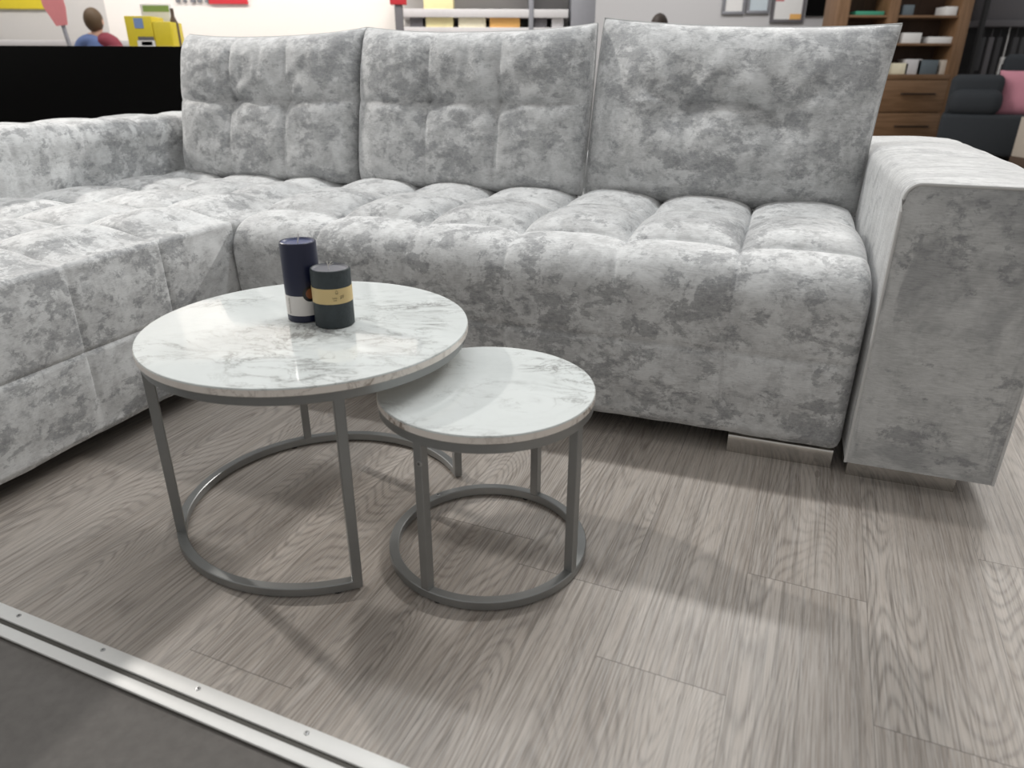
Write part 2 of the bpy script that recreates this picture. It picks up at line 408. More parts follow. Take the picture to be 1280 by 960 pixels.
def sm(x, a, b): 
    k = np.clip((x - a) / (b - a), 0, 1); return k * k * (3 - 2 * k)
sofa = empty('corner_sofa', sw(-.6, 2.0, 0), SOFA_A)
tag(sofa, 'large corner sofa in mottled silver grey crushed velvet with tufted seats', 'sofa')
OX, OY = -.6, 2.0           # sofa frame -> local
def tufted(name, axis_vals, prof, seams_axis, seams_prof, amp_fn, mat, along='s', end_round=(.03, .03), seam_depth=.004, seed=0.0, skirt=True, sign=1.0, mixw=(.55, .225, .225), rowseam=1.0, step=.008):
    """profile (t,z) or (s,z) swept along the other horizontal axis with quilted bulges"""
    pp, nn, q = profile(prof, step); nn = nn * sign
    A = np.asarray(axis_vals); n, m = len(A), len(pp)
    a, da, ia = cellfrac(A, seams_axis); b, db, ib = cellfrac(q, seams_prof)
    amp = amp_fn(q)[None, :]
    ga, gb = softg(a, 2.4, .62)[:, None], softg(b, 2.4, .62)[None, :]
    h = amp * (mixw[0] * ga * gb + mixw[1] * ga + mixw[2] * gb)
    h = h - seam_depth * np.exp(-(da / .0045) ** 2)[:, None] * sm(q, .09, .2)[None, :] - seam_depth * np.where(q > .62 * q[-1] * 0 + .2, rowseam, 0)[None, :] * np.exp(-(db / .0045) ** 2)[None, :]
    d0 = A - A[0]; d1 = A[-1] - A; e = np.zeros(n)
    for d, r in ((d0, end_round[0]), (d1, end_round[1])):
        if r > 0:
            k = np.clip((r - d) / r, 0, 1); e -= r * (1 - np.sqrt(1 - np.minimum(k, 1) ** 2))
    P = np.zeros((n, m, 3)); off = h + e[:, None]
    hx = pp[None, :, 0] + nn[None, :, 0] * off; hz = pp[None, :, 1] + nn[None, :, 1] * off
    if along == 's': P[..., 0] = A[:, None]; P[..., 1] = hx
    else: P[..., 1] = A[:, None]; P[..., 0] = hx
    P[..., 2] = hz
    w = wob(P.reshape(-1, 3), 9, .0022, seed).reshape(n, m)
    if along == 's': P[..., 1] += nn[None, :, 0] * w
    else: P[..., 0] += nn[None, :, 0] * w
    P[..., 2] += nn[None, :, 1] * w
    if skirt:       # closed sides
        c = np.array([pp[:, 0].mean(), pp[:, 1].mean()])
        for end in (0, -1):
            col = P[end].copy(); k = .55
            if along == 's': col[:, 1] = col[:, 1] + (c[0] - col[:, 1]) * k
            else: col[:, 0] = col[:, 0] + (c[0] - col[:, 0]) * k
            col[:, 2] = col[:, 2] + (c[1] - col[:, 2]) * k
            P = np.concatenate([col[None], P], 0) if end == 0 else np.concatenate([P, col[None]], 0)
    P[..., 0] -= OX; P[..., 1] -= OY
    return grid_mesh(name, P, mat, sofa, flip=(along != 's'))

# long seat: front face, rounded top edge, seat top
FT, ZT = 1.568, .462
seat_prof = [(FT + .10, .058), (FT + .012, .058), (FT, .075), (FT - .004, .25)] + arc(FT + .075, ZT - .085, .082, 180, 95, 12) + [(FT + .14, ZT - .004), (2.46, ZT - .012)]
_, _, qq = profile(seat_prof); pts_, _, _ = profile(seat_prof)
def q_at(cond): return float(qq[np.argmax(cond)])
q_mid = q_at(pts_[:, 1] > .258); q_t1 = q_at((pts_[:, 0] > 1.70) & (pts_[:, 1] > .4)); q_t2 = q_at((pts_[:, 0] > 2.03) & (pts_[:, 1] > .4))
seat_seams_s = [-1.402, -1.13, -.864, -.596, -.327, -.06, .216]
tufted('seat', np.linspace(-1.402, .216, 300), seat_prof, seat_seams_s, [0.0, .105 + 0.0, q_mid, q_t1, q_t2, float(qq[-1])],
       lambda q: .008 * sm(q, .10, .22) + .046 * sm(q, q_t1 - .10, q_t1 + .06), M['velvet'], 's', (.025, .022), .003, mixw=(.45, .35, .20))
# chaise: inner face (towards the tables), sharp seam along the top edge, wide tufted top
CS = -1.406
ch_prof = [(CS - .10, .055), (CS - .012, .055), (CS, .07), (CS + .004, .25), (CS - .001, .455), (CS - .05, .459), (-2.24, .448)]
p2, _, q2 = profile(ch_prof, .004)
def qc(cond): return float(q2[np.argmax(cond)])
qc_mid = qc(p2[:, 1] > .258); qc_e = float(q2[np.argmin(np.hypot(p2[:, 0] - CS + .001, p2[:, 1] - .455))])
ch_t = [.45, .539, .801, 1.063, 1.325, 1.587, 1.85, 2.11, 2.42]
qs = [qc((p2[:, 0] < x) & (p2[:, 1] > .3)) for x in (-1.674, -1.942)]
tufted('chaise', np.linspace(.45, 2.42, 330), ch_prof, ch_t, [0.0, .105, qc_mid, qc_e] + qs + [float(q2[-1])],
       lambda q: .008 * sm(q, .10, .22) * (1 - .7 * sm(q, qc_e - .08, qc_e)) + .042 * sm(q, qc_e + .02, qc_e + .14), M['velvet'], 't', (.03, .0), .0035, 3.3, True, -1.0, (.5, .25, .25), 1.0, .004).data.set_sharp_from_angle(angle=R(38))
# low side rest of the chaise
LS = -2.205
la_prof = [(LS, .36), (LS, .52)] + arc(LS - .045, .618, .045, 0, 90, 8) + [(LS - .13, .668)] + arc(LS - .24, .618, .045, 90, 180, 8) + [(LS - .285, .05)]
p3, _, q3 = profile(la_prof)
tufted('side_rest', np.linspace(.45, 2.62, 300), la_prof, ch_t + [2.62], [0.0, float(q3[np.argmax(p3[:, 0] < LS - .145)]), float(q3[-1])],
       lambda q: .012 + .012 * sm(q, .2, .3) * (1 - sm(q, .5, .7)), M['velvet'], 't', (.03, .03), .003, 8.1, True, -1.0)
# right arm: tall square box arm
AS0, AS1, AT0, AT1, AZ0, AZ1 = .226, .512, 1.535, 2.74, .052, .652
def arm_section(inset):
    r = .028; s0, s1, z1 = AS0 + inset, AS1 - inset, AZ1 - inset
    return [(s0, AZ0)] + [(s0, AZ0 + (z1 - r - AZ0) * i / 24) for i in range(1, 24)] + arc(s0 + r, z1 - r, r, 180, 90, 8) + \
        [(s0 + r + (s1 - s0 - 2 * r) * i / 14, z1) for i in range(1, 14)] + arc(s1 - r, z1 - r, r, 90, 0, 8) + [(s1, z1 - r - (z1 - r - AZ0) * i / 24) for i in range(1, 24)] + [(s1, AZ0)]
tv = [AT0 + .0005, AT0 + .001, AT0 + .003, AT0 + .008, AT0 + .016] + list(np.linspace(AT0 + .03, AT1 - .05, 70)) + [AT1 - .03, AT1 - .012, AT1 - .003, AT1]
rowsP = []
for tt in tv:
    d = tt - AT0; ins = .008 * (1 - math.sqrt(1 - max(0, 1 - d / .012) ** 2)) if d < .012 else 0
    d2 = AT1 - tt; ins = .04 * (1 - math.sqrt(max(0, 1 - max(0, 1 - d2 / .05) ** 2))) if d2 < .05 else ins
    row = []
    for (s_, z_) in arm_section(ins):
        kx = (s_ - AS0) / (AS1 - AS0); kz = (z_ - AZ0) / (AZ1 - AZ0); ky = (tt - AT0) / (AT1 - AT0)
        bul = sin(pi * min(max(ky, 0), 1)) ** .6
        dz = .012 * max(0, 1 - (2 * kx - 1) ** 2) * bul if kz > .9 else 0
        dz -= .007 * math.exp(-((kx - .55) / .16) ** 2 - ((ky - .42) / .07) ** 2) if kz > .9 else 0
        ds = (-.006 if kx < .5 else .006) * sin(pi * min(1, max(0, kz))) * bul if kz < .95 else 0
        w = noise.noise(Vector((s_ * 9, tt * 9, z_ * 9))) * .002
        row.append((s_ + ds + w - OX, tt - OY, z_ + dz + w))
    rowsP.append(row)
P = np.array(rowsP)
me = grid_mesh('armrest', P, M['velvet_arm'], sofa, flip=True)
# front panel of the arm: slightly padded sheet inside the piping
sec = arm_section(.004); n = len(sec); cx, cz = (AS0 + AS1) / 2, .36
V = []; F = []
rings = 10
for r_ in range(rings):
    f = 1 - r_ / rings
    for (s_, z_) in sec:
        V.append((cx + (s_ - cx) * f - OX, AT0 - .010 * (1 - f ** 4) + noise.noise(Vector((s_ * f * 7, z_ * f * 7, 1.3))) * .0015 - OY, cz + (z_ - cz) * f))
V.append((cx - OX, AT0 - .010 - OY, cz))
for r_ in range(rings - 1):
    for i in range(n): F.append((r_ * n + i, r_ * n + (i + 1) % n, (r_ + 1) * n + (i + 1) % n, (r_ + 1) * n + i))
for i in range(n): F.append(((rings - 1) * n + i, (rings - 1) * n + (i + 1) % n, len(V) - 1))
fp = from_py('arm_front_panel', V, F, M['velvet_arm'], sofa, True)
MB().tube([Vector((s_ - OX, AT0 + .001 - OY, z_)) for s_, z_ in arm_section(.0012)], .0034, 8).build('piping', M['piping'], sofa)
# hidden back and base
MB().box(-2.46 - OX, .222 - OX, 2.44 - OY, 2.64 - OY, .05, .58, .03, 3).build('backrest', M['velvet'], sofa)
MB().box(-1.40 - OX, .214 - OX, 1.63 - OY, 2.46 - OY, .03, .36, .01).build('base', M['under'], sofa)
MB().box(-2.40 - OX, -1.46 - OX, .52 - OY, 2.5 - OY, .03, .33, .01).build('chaise_base', M['under'], sofa)
MB().box(.25 - OX, .45 - OX, 1.72 - OY, 2.6 - OY, .03, .10, .005).build('arm_base', M['under'], sofa)
def foot(s0, s1, t0, ry=False):
    pr = [(-.020, 0), (-.020, .040)] + [(-.020 + .008 * (1 - cos(R(a))), .040 + .008 * sin(R(a))) for a in (30, 60, 90)] + [(.02, .048), (.02, 0)]
    b = MB()
    pts = [Vector((s0 - OX, t0 + .02 - OY, 0)), Vector((s1 - OX, t0 + .02 - OY, 0))]
    b.sweep(pts, [(-x, y) for x, y in pr])
    return b.build('foot', M['chrome'], sofa)
foot(-.026, .207, 1.592); foot(.238, .456, 1.575)
foot(-1.35, -1.12, 1.60); foot(.25, .48, 2.55); foot(-1.9, -1.7, 2.5); foot(-1.75, -1.52, .55)

# ------------------------------------------------------------------ loose back cushions
def cushion(name, bl, br, tl, tr_, th, tufts, seams, label, knife, seed, sag):
    """corners given in the sofa frame as (s, z); front surface leans back; tufts in 0..1"""
    root = empty(name, sw((bl[0] + br[0]) / 2, 2.27, .47), SOFA_A); tag(root, label, 'cushion', None)
    ox, oy, oz = (bl[0] + br[0]) / 2, 2.27, .47
    n, m = 130, 90
    def surf(side):
        P = np.zeros((n, m, 3))
        for i in range(n):
            # denser near the borders
            a = .5 - .5 * cos(pi * i / (n - 1)); a = .5 * a + .5 * i / (n - 1)
            for j in range(m):
                b = .5 - .5 * cos(pi * j / (m - 1)); b = .5 * b + .5 * j / (m - 1)
                s_ = (bl[0] * (1 - a) + br[0] * a) * (1 - b) + (tl[0] * (1 - a) + tr_[0] * a) * b
                z_ = (bl[1] * (1 - a) + br[1] * a) * (1 - b) + (tl[1] * (1 - a) + tr_[1] * a) * b
                x, y = 2 * a - 1, 2 * b - 1
                # outline: sagging top edge, slightly hollow sides
                z_ -= sag * (1 - abs(x) ** 2.5) * max(0, y) ** 2
                s_ += (.010 * -max(x, 0) + .004 * min(x, 0) if knife else .004 * x) * (1 - y * y)
                tmid = 2.262 + (z_ - .47) * .20
                pw = 2.6 if knife else 7.0
                ex = .62 if knife else .42
                prof = max(0.0, (1 - abs(x) ** pw) * (1 - abs(y) ** pw)) ** ex
                d = th * prof
                if side < 0:
                    dent = 0
                    for (ta, tb, dep, ra) in tufts:
                        r = math.hypot((a - ta) * 1.6, b - tb)
                        dent += dep * math.exp(-(r / ra) ** 1.3)
                        # radiating folds
                        an = math.atan2(b - tb, (a - ta) * 1.6)
                        fold = sin(an * 6 + seed * 5 + 2.2 * noise.noise(Vector((an * 1.3, seed, 1)))) 
                        dent -= (.0045 if knife else .002) * fold * math.exp(-((r - .17) / .13) ** 2) * (1.4 if b > tb else .7)
                    for (kind, val, dep, wid) in seams:
                        dd = abs((a if kind == 'v' else b) - val) * (1.6 if kind == 'v' else 1)
                        edge = .35 + .65 * (1 - abs(2 * (b if kind == 'v' else a) - 1) ** 3)
                        dent += dep * edge * (math.exp(-dd / wid) + .55 * math.exp(-(dd / .010) ** 2) * .4)
                    if not knife:            # fine gathers running up to the top edge
                        dent += .0030 * (1 if .2 < a < .85 else .4) * sin(a * 75 + 4 * noise.noise(Vector((a * 9, b * 2, seed)))) * math.exp(-((b - .82) / .14) ** 2) * (.4 + noise.noise(Vector((a * 14, seed, 3))))
                    if len(tufts) == 2:      # crease between the two buttons
                        (ta, tb, _, _), (tc, td, _, _) = tufts
                        if ta < a < tc:
                            f = (a - ta) / (tc - ta); yc = tb + (td - tb) * f + .035 * sin(pi * f)
                            dent += (.040 if knife else .006) * math.exp(-abs(b - yc) / .035) * sin(pi * f) ** .3
                    d -= dent * min(1, prof * 1.3)
                    d += noise.fractal(Vector((s_ * 11 + seed, z_ * 11, 0)), 1.0, 2.0, 3) * .004 * prof
                else: d *= .75
                P[i, j] = (s_ - ox, tmid + side * d - oy, z_ - oz)
        return P
    A, B = surf(-1), surf(1)
    V = list(A.reshape(-1, 3)) + list(B.reshape(-1, 3)); F = []; o2 = n * m
    for i in range(n - 1):
        for j in range(m - 1):
            q = (i * m + j, (i + 1) * m + j, (i + 1) * m + j + 1, i * m + j + 1); F.append(q); F.append(tuple(x + o2 for x in q[::-1]))
    me = bpy.data.meshes.new('cover'); me.from_pydata([tuple(v) for v in V], [], F); me.update()
    b = bmesh.new(); b.from_mesh(me); bmesh.ops.remove_doubles(b, verts=b.verts, dist=.0004); bmesh.ops.recalc_face_normals(b, faces=b.faces); b.to_mesh(me); b.free()
    link('cover', me, M['velvet_pillow'], root, True)
    # seam welt around the outline
    loop = [A[i, 0] for i in range(n)] + [A[n - 1, j] for j in range(1, m)] + [A[i, m - 1] for i in range(n - 2, -1, -1)] + [A[0, j] for j in range(m - 2, 0, -1)]
    MB().tube([Vector(v) for v in loop], .0024, 6, True).build('seam_welt', M['welt'], root)
    return root
grid_seams = [('v', .345, .016, .03), ('v', .655, .016, .03), ('h', .555, .022, .035)]
cushion('back_cushion', (-2.150, .462), (-1.398, .470), (-2.152, .962), (-1.392, .975), .115, [(.345, .555, .022, .10), (.655, .555, .022, .10)], grid_seams,
        'grey velvet back cushion with stitched grid, at the left end beside the chaise side rest', False, 1.0, .018)
cushion('back_cushion', (-1.388, .470), (-.588, .476), (-1.388, .975), (-.586, .976), .115, [(.345, .55, .022, .10), (.655, .55, .022, .10)], grid_seams,
        'grey velvet back cushion with stitched grid, the middle one behind the long seat', False, 2.7, .020)
cushion('back_cushion', (-.578, .472), (.224, .466), (-.566, .990), (.252, .962), .135, [(.36, .56, .064, .19), (.665, .52, .064, .19)], [],
        'plump grey velvet back cushion with two deep dimples, next to the tall arm', True, 5.2, .016)

# ------------------------------------------------------------------ nesting tables
def nest_table(name, label, cx, cy, Rt, ztop, legs, ring_r, opening, mat, screws, zrot):
    root = empty(name, (cx, cy, 0)); tag(root, label, 'table', None)
    th = .0155
    MB().lathe([(0, ztop - .001), (Rt - .004, ztop - .001), (Rt - .0012, ztop - .0002 - .001), (Rt - .0004, ztop - .0025), (Rt - .0004, ztop - .004), (0, ztop - .004)], 160).build('tabletop', mat, root, ang=50)
    MB().lathe([(Rt - .05, ztop - .004), (Rt, ztop - .004), (Rt, ztop - th + .001), (Rt - .001, ztop - th), (0, ztop - th), (0, ztop - .006)], 160).build('edge_band', M['edge'], root)
    w = .0175; zr = ztop - th - w / 2
    def circ(a0, a1, n, z): return [Vector((ring_r * cos(a0 + (a1 - a0) * i / n), ring_r * sin(a0 + (a1 - a0) * i / n), z)) for i in range(n + (0 if abs(a1 - a0 - 2 * pi) < 1e-6 else 1))]
    MB().sweep(circ(0, 2 * pi, 140, zr), sq(w), True).build('top_ring', M['steel'], root)
    zb = .0035 + w / 2
    if opening is None: ring = MB().sweep(circ(0, 2 * pi, 140, zb), sq(w), True)
    else: ring = MB().sweep(circ(opening[0], opening[1], 120, zb), sq(w))
    ring.build('base_ring', M['steel'], root)
    for a in legs:
        Mx = Matrix.Rotation(a, 4, 'Z') @ Matrix.Translation((ring_r, 0, 0))
        MB().box(-w / 2 * .98, w / 2 * .98, -w / 2 * .98, w / 2 * .98, zb + w / 2 - .001 if opening is None else .0036, zr, .0012, 1, Mx).build('leg', M['steel'], root)
        MB().lathe([(.007, 0), (.007, .004), (0, .004)], 16, Matrix.Rotation(a + .12 * (1 if opening is None or a > 0 else -1), 4, 'Z') @ Matrix.Translation((ring_r, 0, 0))).build('foot_pad', M['rubber'], root)
    for (p, nrm) in screws:
        q = Vector(nrm).to_track_quat('Z', 'Y').to_matrix().to_4x4()
        sc = MB().lathe([(0, .0012), (.003, .0016), (.0046, .0012), (.005, 0), (.005, -.002)], 20, Matrix.Translation(p) @ q).build('screw', M['screw'], root)
        MB().box(-.0026, .0026, -.0004, .0004, .0010, .0018, 0, 1, Matrix.Translation(p) @ q).box(-.0004, .0004, -.0026, .0026, .0010, .0018, 0, 1, Matrix.Translation(p) @ q).build('screw_slot', M['rubber'], sc)
    return root
la = [R(-67), R(23.8), R(113.7), R(205)]
nest_table('coffee_table', 'larger round marble-top coffee table on silver frame, carrying the two candles', -.3842, 1.2675, .30, .403, la, .286, (R(23.8), R(293)), M['marble'], [], 0)
ls = [R(-123.8), R(-33), R(58), R(141)]
ld = Vector((cos(ls[0]), sin(ls[0]), 0))
lx = Vector((-sin(ls[0]), cos(ls[0]), 0))
rr = .1795
rp = lambda a: (rr * cos(a), rr * sin(a), .0035 + .0175)
nest_table('side_table', 'smaller round marble-top table tucked under the edge of the larger table', -.0447, 1.1294, .19, .3393, ls, rr, None, M['marble_small'],
           [(tuple(ld * (rr + .0088) + lx * .004 + Vector((0, 0, .272))), ld), (rp(R(128)), (0, 0, 1))], 0)

# ------------------------------------------------------------------ candles on the larger table
def candle(name, label, x, y, r, hgt, mats, z0=.4020):
    root = empty(name, (x, y, z0)); tag(root, label, 'candle')
    MB().lathe([(0, 0), (r - .002, 0), (r, .002), (r, hgt - .004), (r - .0008, hgt - .001), (r - .002, hgt), (r - .004, hgt - .001)], 72).build('wax_body', mats[0], root)
    MB().lathe([(r - .0035, hgt - .0006), (r - .006, hgt - .004), (r * .3, hgt - .0055), (0, hgt - .0045)], 72).build('wax_top', mats[1], root)
    return root
def band(root, name, r, z0, z1, mat, a0=0, a1=2 * pi, n=72):
    V = []; F = []; full = abs(a1 - a0 - 2 * pi) < 1e-6
    for i in range(n + 1):
        a = a0 + (a1 - a0) * i / n
        for (rr_, z) in ((r, z0), (r, z1), (r - .0008, z1), (r - .0008, z0)): V.append((rr_ * cos(a), rr_ * sin(a), z))
    for i in range(n):
        for k_ in range(4): F.append((i * 4 + k_, i * 4 + 4 + k_, i * 4 + 4 + (k_ + 1) % 4, i * 4 + (k_ + 1) % 4))
    if not full: F += [(0, 1, 2, 3), (n * 4 + 3, n * 4 + 2, n * 4 + 1, n * 4)]
    return from_py(name, V, F, mat, root, False)
def on_cyl(root, name, r, strokes, mat, w=.0006):
    """ink strokes drawn on the label: lists of (angle, z)"""
    b = MB()
    for st in strokes: b.tube([Vector((r * cos(a), r * sin(a), z)) for a, z in st], w, 5)
    return b.build(name, mat, root)
def disc_on_cyl(root, name, r, a0, zc, rad, mat, n=28):
    V = [(r * cos(a0), r * sin(a0), zc)]; F = []
    for ringi in (1, 2, 3):
        for i in range(n):
            a = a0 + rad * ringi / 3 * cos(2 * pi * i / n) / r; V.append((r * cos(a), r * sin(a), zc + rad * ringi / 3 * sin(2 * pi * i / n)))
    for i in range(n):
        j = (i + 1) % n; F.append((0, 1 + i, 1 + j))
        for q in (0, 1): F.append((1 + q * n + i, 1 + (q + 1) * n + i, 1 + (q + 1) * n + j, 1 + q * n + j))
    return from_py(name, V, F, mat, root, True)
CX, CY = -.3985, 1.3035
c1 = candle('pillar_candle', 'tall navy blue pillar candle with a white label, left and behind the shorter one', CX, CY, .0335, .150, (M['wax_navy'], M['wax_navy_top']))
MB().tube([Vector((0, 0, .144)), Vector((.001, 0, .150)), Vector((.003, -.001, .157)), Vector((.0035, -.001, .163))], .0012, 6).build('wick', M['wick'], c1)
band(c1, 'label', .0339, .014, .052, M['label_white'])
fa = math.atan2(-CY, -CX)       # direction to the viewer's side
on_cyl(c1, 'label_print', .0341, [[(fa - .98 + .02 * (i % 2), .018 + i * .0031), (fa - .88, .0195 + i * .0031)] for i in range(10)], M['ink'], .0005)
st = disc_on_cyl(c1, 'round_sticker', .0344, fa + .36, .0555, .0145, M['sticker'])
disc_on_cyl(c1, 'sticker_picture', .0347, fa + .40, .0562, .0100, M['sticker_brown'])
DX, DY = -.3350, 1.2720
c2 = candle('pillar_candle', 'shorter slate grey pillar candle with gold paper band, in front of the navy one', DX, DY, .0365, .1085, (M['wax_slate'], M['wax_slate_top']))
wk = MB().tube([Vector((-.002, 0, .103)), Vector((-.003, 0, .112)), Vector((-.005, 0, .119))], .0006, 6)
for (dx, dz) in ((.005, .006), (.008, .008), (-.001, .009), (.010, .004)): wk.tube([Vector((-.003, 0, .111)), Vector((-.003 + dx, .001, .111 + dz))], .0004, 5)
wk.build('wick', M['wick'], c2)
lb = band(c2, 'label', .0369, .0475, .0760, M['label_kraft'])
ga = math.atan2(-DY, -DX)
def drop(a0, z0, s):
    return [(a0 + s * sin(2 * pi * i / 20) * (.5 - .5 * cos(2 * pi * i / 20)) ** .5 * .9 / .037, z0 - s * cos(2 * pi * i / 20) * -1 * 1.0 if False else z0 + s * 1.1 * cos(2 * pi * i / 20)) for i in range(21)]
strokes = [drop(ga + .20, .0700, .0032), [(ga + .15, .0672), (ga + .20, .0682), (ga + .27, .0675)],
           [(ga - .02 + .02 * i, .0590 + .0012 * sin(i * 1.7)) for i in range(12)], [(ga + .02 + .018 * i, .0548 + .0010 * sin(i * 2.1)) for i in range(10)],
           [(ga + .42 + .06 * cos(2 * pi * i / 12), .0600 + .0026 * sin(2 * pi * i / 12)) for i in range(13)], [(ga + .36, .0560), (ga + .44, .0610), (ga + .55, .0640)], [(ga + .52, .0575), (ga + .56, .0625)]]
on_cyl(c2, 'label_emblem', .0370, strokes, M['ink'], .00035)

# ------------------------------------------------------------------ background: everything behind the sofa
# black partition board
def at(px, py, D):
    """world point seen at pixel (px,py) on the plane y = D"""
    d = cam.matrix_world.to_3x3() @ Vector(((px - 640) / 884.2, -(py - 480) / 884.2, -1)); return Vector((0, 0, .8392)) + d * (D / d.y)

pt = empty('partition_board', (-2.6, 3.62, 0)); tag(pt, 'low matt black partition board behind the left side of the sofa', 'partition')
zp = at(100, 57.5, 3.62).z
MB().box(-1.9, 1.30, 0, .04, .05, zp, .004).build('board', M['black'], pt)
for x in (-1.5, 1.0): MB().box(x - .03, x + .03, -.12, .16, 0, .05, .004).build('leg', M['black'], pt)

# walnut display cabinet
D = 9.0
x0, x1 = at(1050, 0, 9).x, at(1219, 0, 9).x; cab = empty('display_cabinet', ((x0 + x1) / 2, D + .2, 0))
tag(cab, 'tall walnut cabinet with open shelves above drawers, in the back beyond the right arm', 'cabinet')
hw = (x1 - x0) / 2; xm = at(1119, 10, D).x - (x0 + x1) / 2
HT = 2.4
for x in (-hw, hw - .13): MB().box(x, x + .13, -.2, .2, .0, HT, .004).build('side_panel', M['walnut'], cab)
MB().box(xm - .06, xm + .06, -.195, .2, .86, HT, .004).build('divider', M['walnut'], cab)
MB().box(-hw + .085, hw - .085, .17, .2, .05, HT).build('back_panel', M['walnut_in'], cab)
ztop = at(1150, 93, D).z
MB().box(-hw + .085, hw - .085, -.21, .17, ztop - .055, ztop, .004).build('counter_board', M['walnut_x'], cab)
MB().box(-hw + .085, hw - .085, -.2, .17, HT - .04, HT).build('top_board', M['walnut_x'], cab)
z1_, z2_ = at(1170, 54, D).z, at(1180, 19, D).z
for z in (z1_, z2_, z2_ + .42): MB().box(-hw + .085, hw - .085, -.185, .17, z - .025, z, .003).build('shelf', M['walnut_x'], cab)
dz = ztop - .06; hc = .34
for q in range(2):
    zt = dz - q * .36
    dr = MB().box(-hw + .088, hw - .088, -.205, -.185, zt - .35, zt, .003).box(-hw + .1, hw - .1, -.185, .15, max(.06, zt - .33), zt - .03).build('drawer', M['walnut_x'], cab)
    hb = MB()
    hb.tube([Vector((hc - .20, -.215, zt - .15)), Vector((hc - .19, -.232, zt - .15)), Vector((hc + .19, -.232, zt - .15)), Vector((hc + .20, -.215, zt - .15))], .010, 8)
    hb.build('handle', M['handle'], dr)
MB().box(-hw + .085, hw - .085, -.17, .17, 0, .05).build('plinth', M['walnut_in'], cab)
def thing_box(name, label, cat, px0, px1, py0, py1, D_, depth, mat, group=None, extra=None, bev=.003, zb=None):
    a, b = at(px0, py1, D_), at(px1, py0, D_); z0 = zb if zb is not None else a.z
    o = MB().box(a.x, b.x, D_, D_ + depth, z0, max(b.z, z0 + .01), bev).build(name, mat); tag(o, label, cat, group); return o
G = 'papers and boxes in the walnut cabinet'
def on_shelf(name, label, cat, px0, px1, py0, zs, mat, depth=.22, Dd=D + .05):
    a, b = at(px0, 50, Dd), at(px1, py0, Dd)
    o = MB().box(a.x, b.x, Dd, Dd + depth, zs, max(b.z, zs + .012), .003).build(name, mat); tag(o, label, cat, G); return o
on_shelf('binder', 'green binder lying on the upper left cabinet shelf', 'binder', 1064, 1106, 14, z2_, M['teal'])
on_shelf('paper_stack', 'grey green paper stack on the upper right cabinet shelf, left of the white box', 'papers', 1121, 1144, 6, z2_, M['bluegrey'])
on_shelf('box', 'white box at the right end of the upper cabinet shelf', 'box', 1174, 1198, 8, z2_, M['white'])
on_shelf('paper_stack', 'white paper stack on the middle cabinet shelf, close to the cushion corner', 'papers', 1128, 1153, 41, z1_, M['white'])
on_shelf('paper_stack', 'flat white papers on the right of the middle cabinet shelf', 'papers', 1162, 1194, 46, z1_, M['white'])
on_shelf('book', 'cream book stack on the counter of the cabinet, nearest the cushion', 'book', 1112, 1136, 79, ztop, M['cream'])
on_shelf('book', 'black and white book standing on the counter of the cabinet', 'book', 1139, 1153, 74, ztop, M['shelf_grey'])
on_shelf('box', 'blue grey box standing on the counter of the cabinet', 'box', 1154, 1174, 75, ztop, M['bluegrey'])
on_shelf('box', 'small beige box at the right end of the cabinet counter', 'box', 1184, 1191, 75, ztop, M['beige'])

# dark rack right of the cabinet
RX = at(1228, 20, 9.5).x
rk = empty('storage_rack', (RX, 9.7, 0)); tag(rk, 'dark metal storage rack in the far right corner behind the armchair', 'rack')
for x in (.02, 1.3):
    for y in (-.2, .2): MB().box(x - .025, x + .025, y - .025, y + .025, 0, 2.3, .003).build('post', M['dark'], rk)
zr1 = at(1250, 25, 9.5).z
for z, m_ in ((zr1, M['grey_dark']), (zr1 + .6, M['dark']), (.45, M['dark'])): MB().box(0, 1.34, -.22, .22, z - .07, z, .003).build('shelf', m_, rk)
MB().box(0, 1.34, .2, .22, 0, 2.3).build('back_panel', M['dark'], rk)
for i, (x0_, x1_, h_) in enumerate(((.08, .62, .34), (.70, 1.1, .28))):
    o = MB().box(RX + x0_, RX + x1_, 9.53, 9.88, zr1, zr1 + h_, .004).build('storage_box', M['grey_dark'])
    tag(o, ('large grey storage box on the left of the dark rack shelf', 'smaller grey storage box on the right of the dark rack shelf')[i], 'box', 'boxes on the dark rack')
rail_z = zr1 - .16
for i in range(8):
    x = RX + .10 + i * .10; L_ = .42 + .06 * ((i * 7) % 4)
    m_ = M['white'] if i == 3 else (M['grey_dark'] if i == 1 else M['charcoal'])
    b = MB()
    b.tube([Vector((x, 9.55, zr1 - .07)), Vector((x, 9.55, rail_z - .02))], .005, 6)
    if i == 3: b.box(x - .03, x + .10, 9.53, 9.56, rail_z - .32, rail_z - .24, .01).box(x - .03, x + .0, 9.53, 9.56, rail_z - .56, rail_z - .30, .01).box(x - .006, x + .006, 9.54, 9.555, rail_z - .3, rail_z, .002)
    else: b.box(x - .035, x + .035, 9.53, 9.565, rail_z - .02 - L_ * .9, rail_z - .02, .012)
    o = b.build('hanging_sample', m_); tag(o, ('white fabric sample hanging among dark ones under the rack shelf' if i == 3 else 'grey fabric sample hanging under the rack shelf, left of the white one' if i == 1 else 'dark fabric sample hanging under the rack shelf'), 'fabric sample', 'fabric samples under the rack shelf')

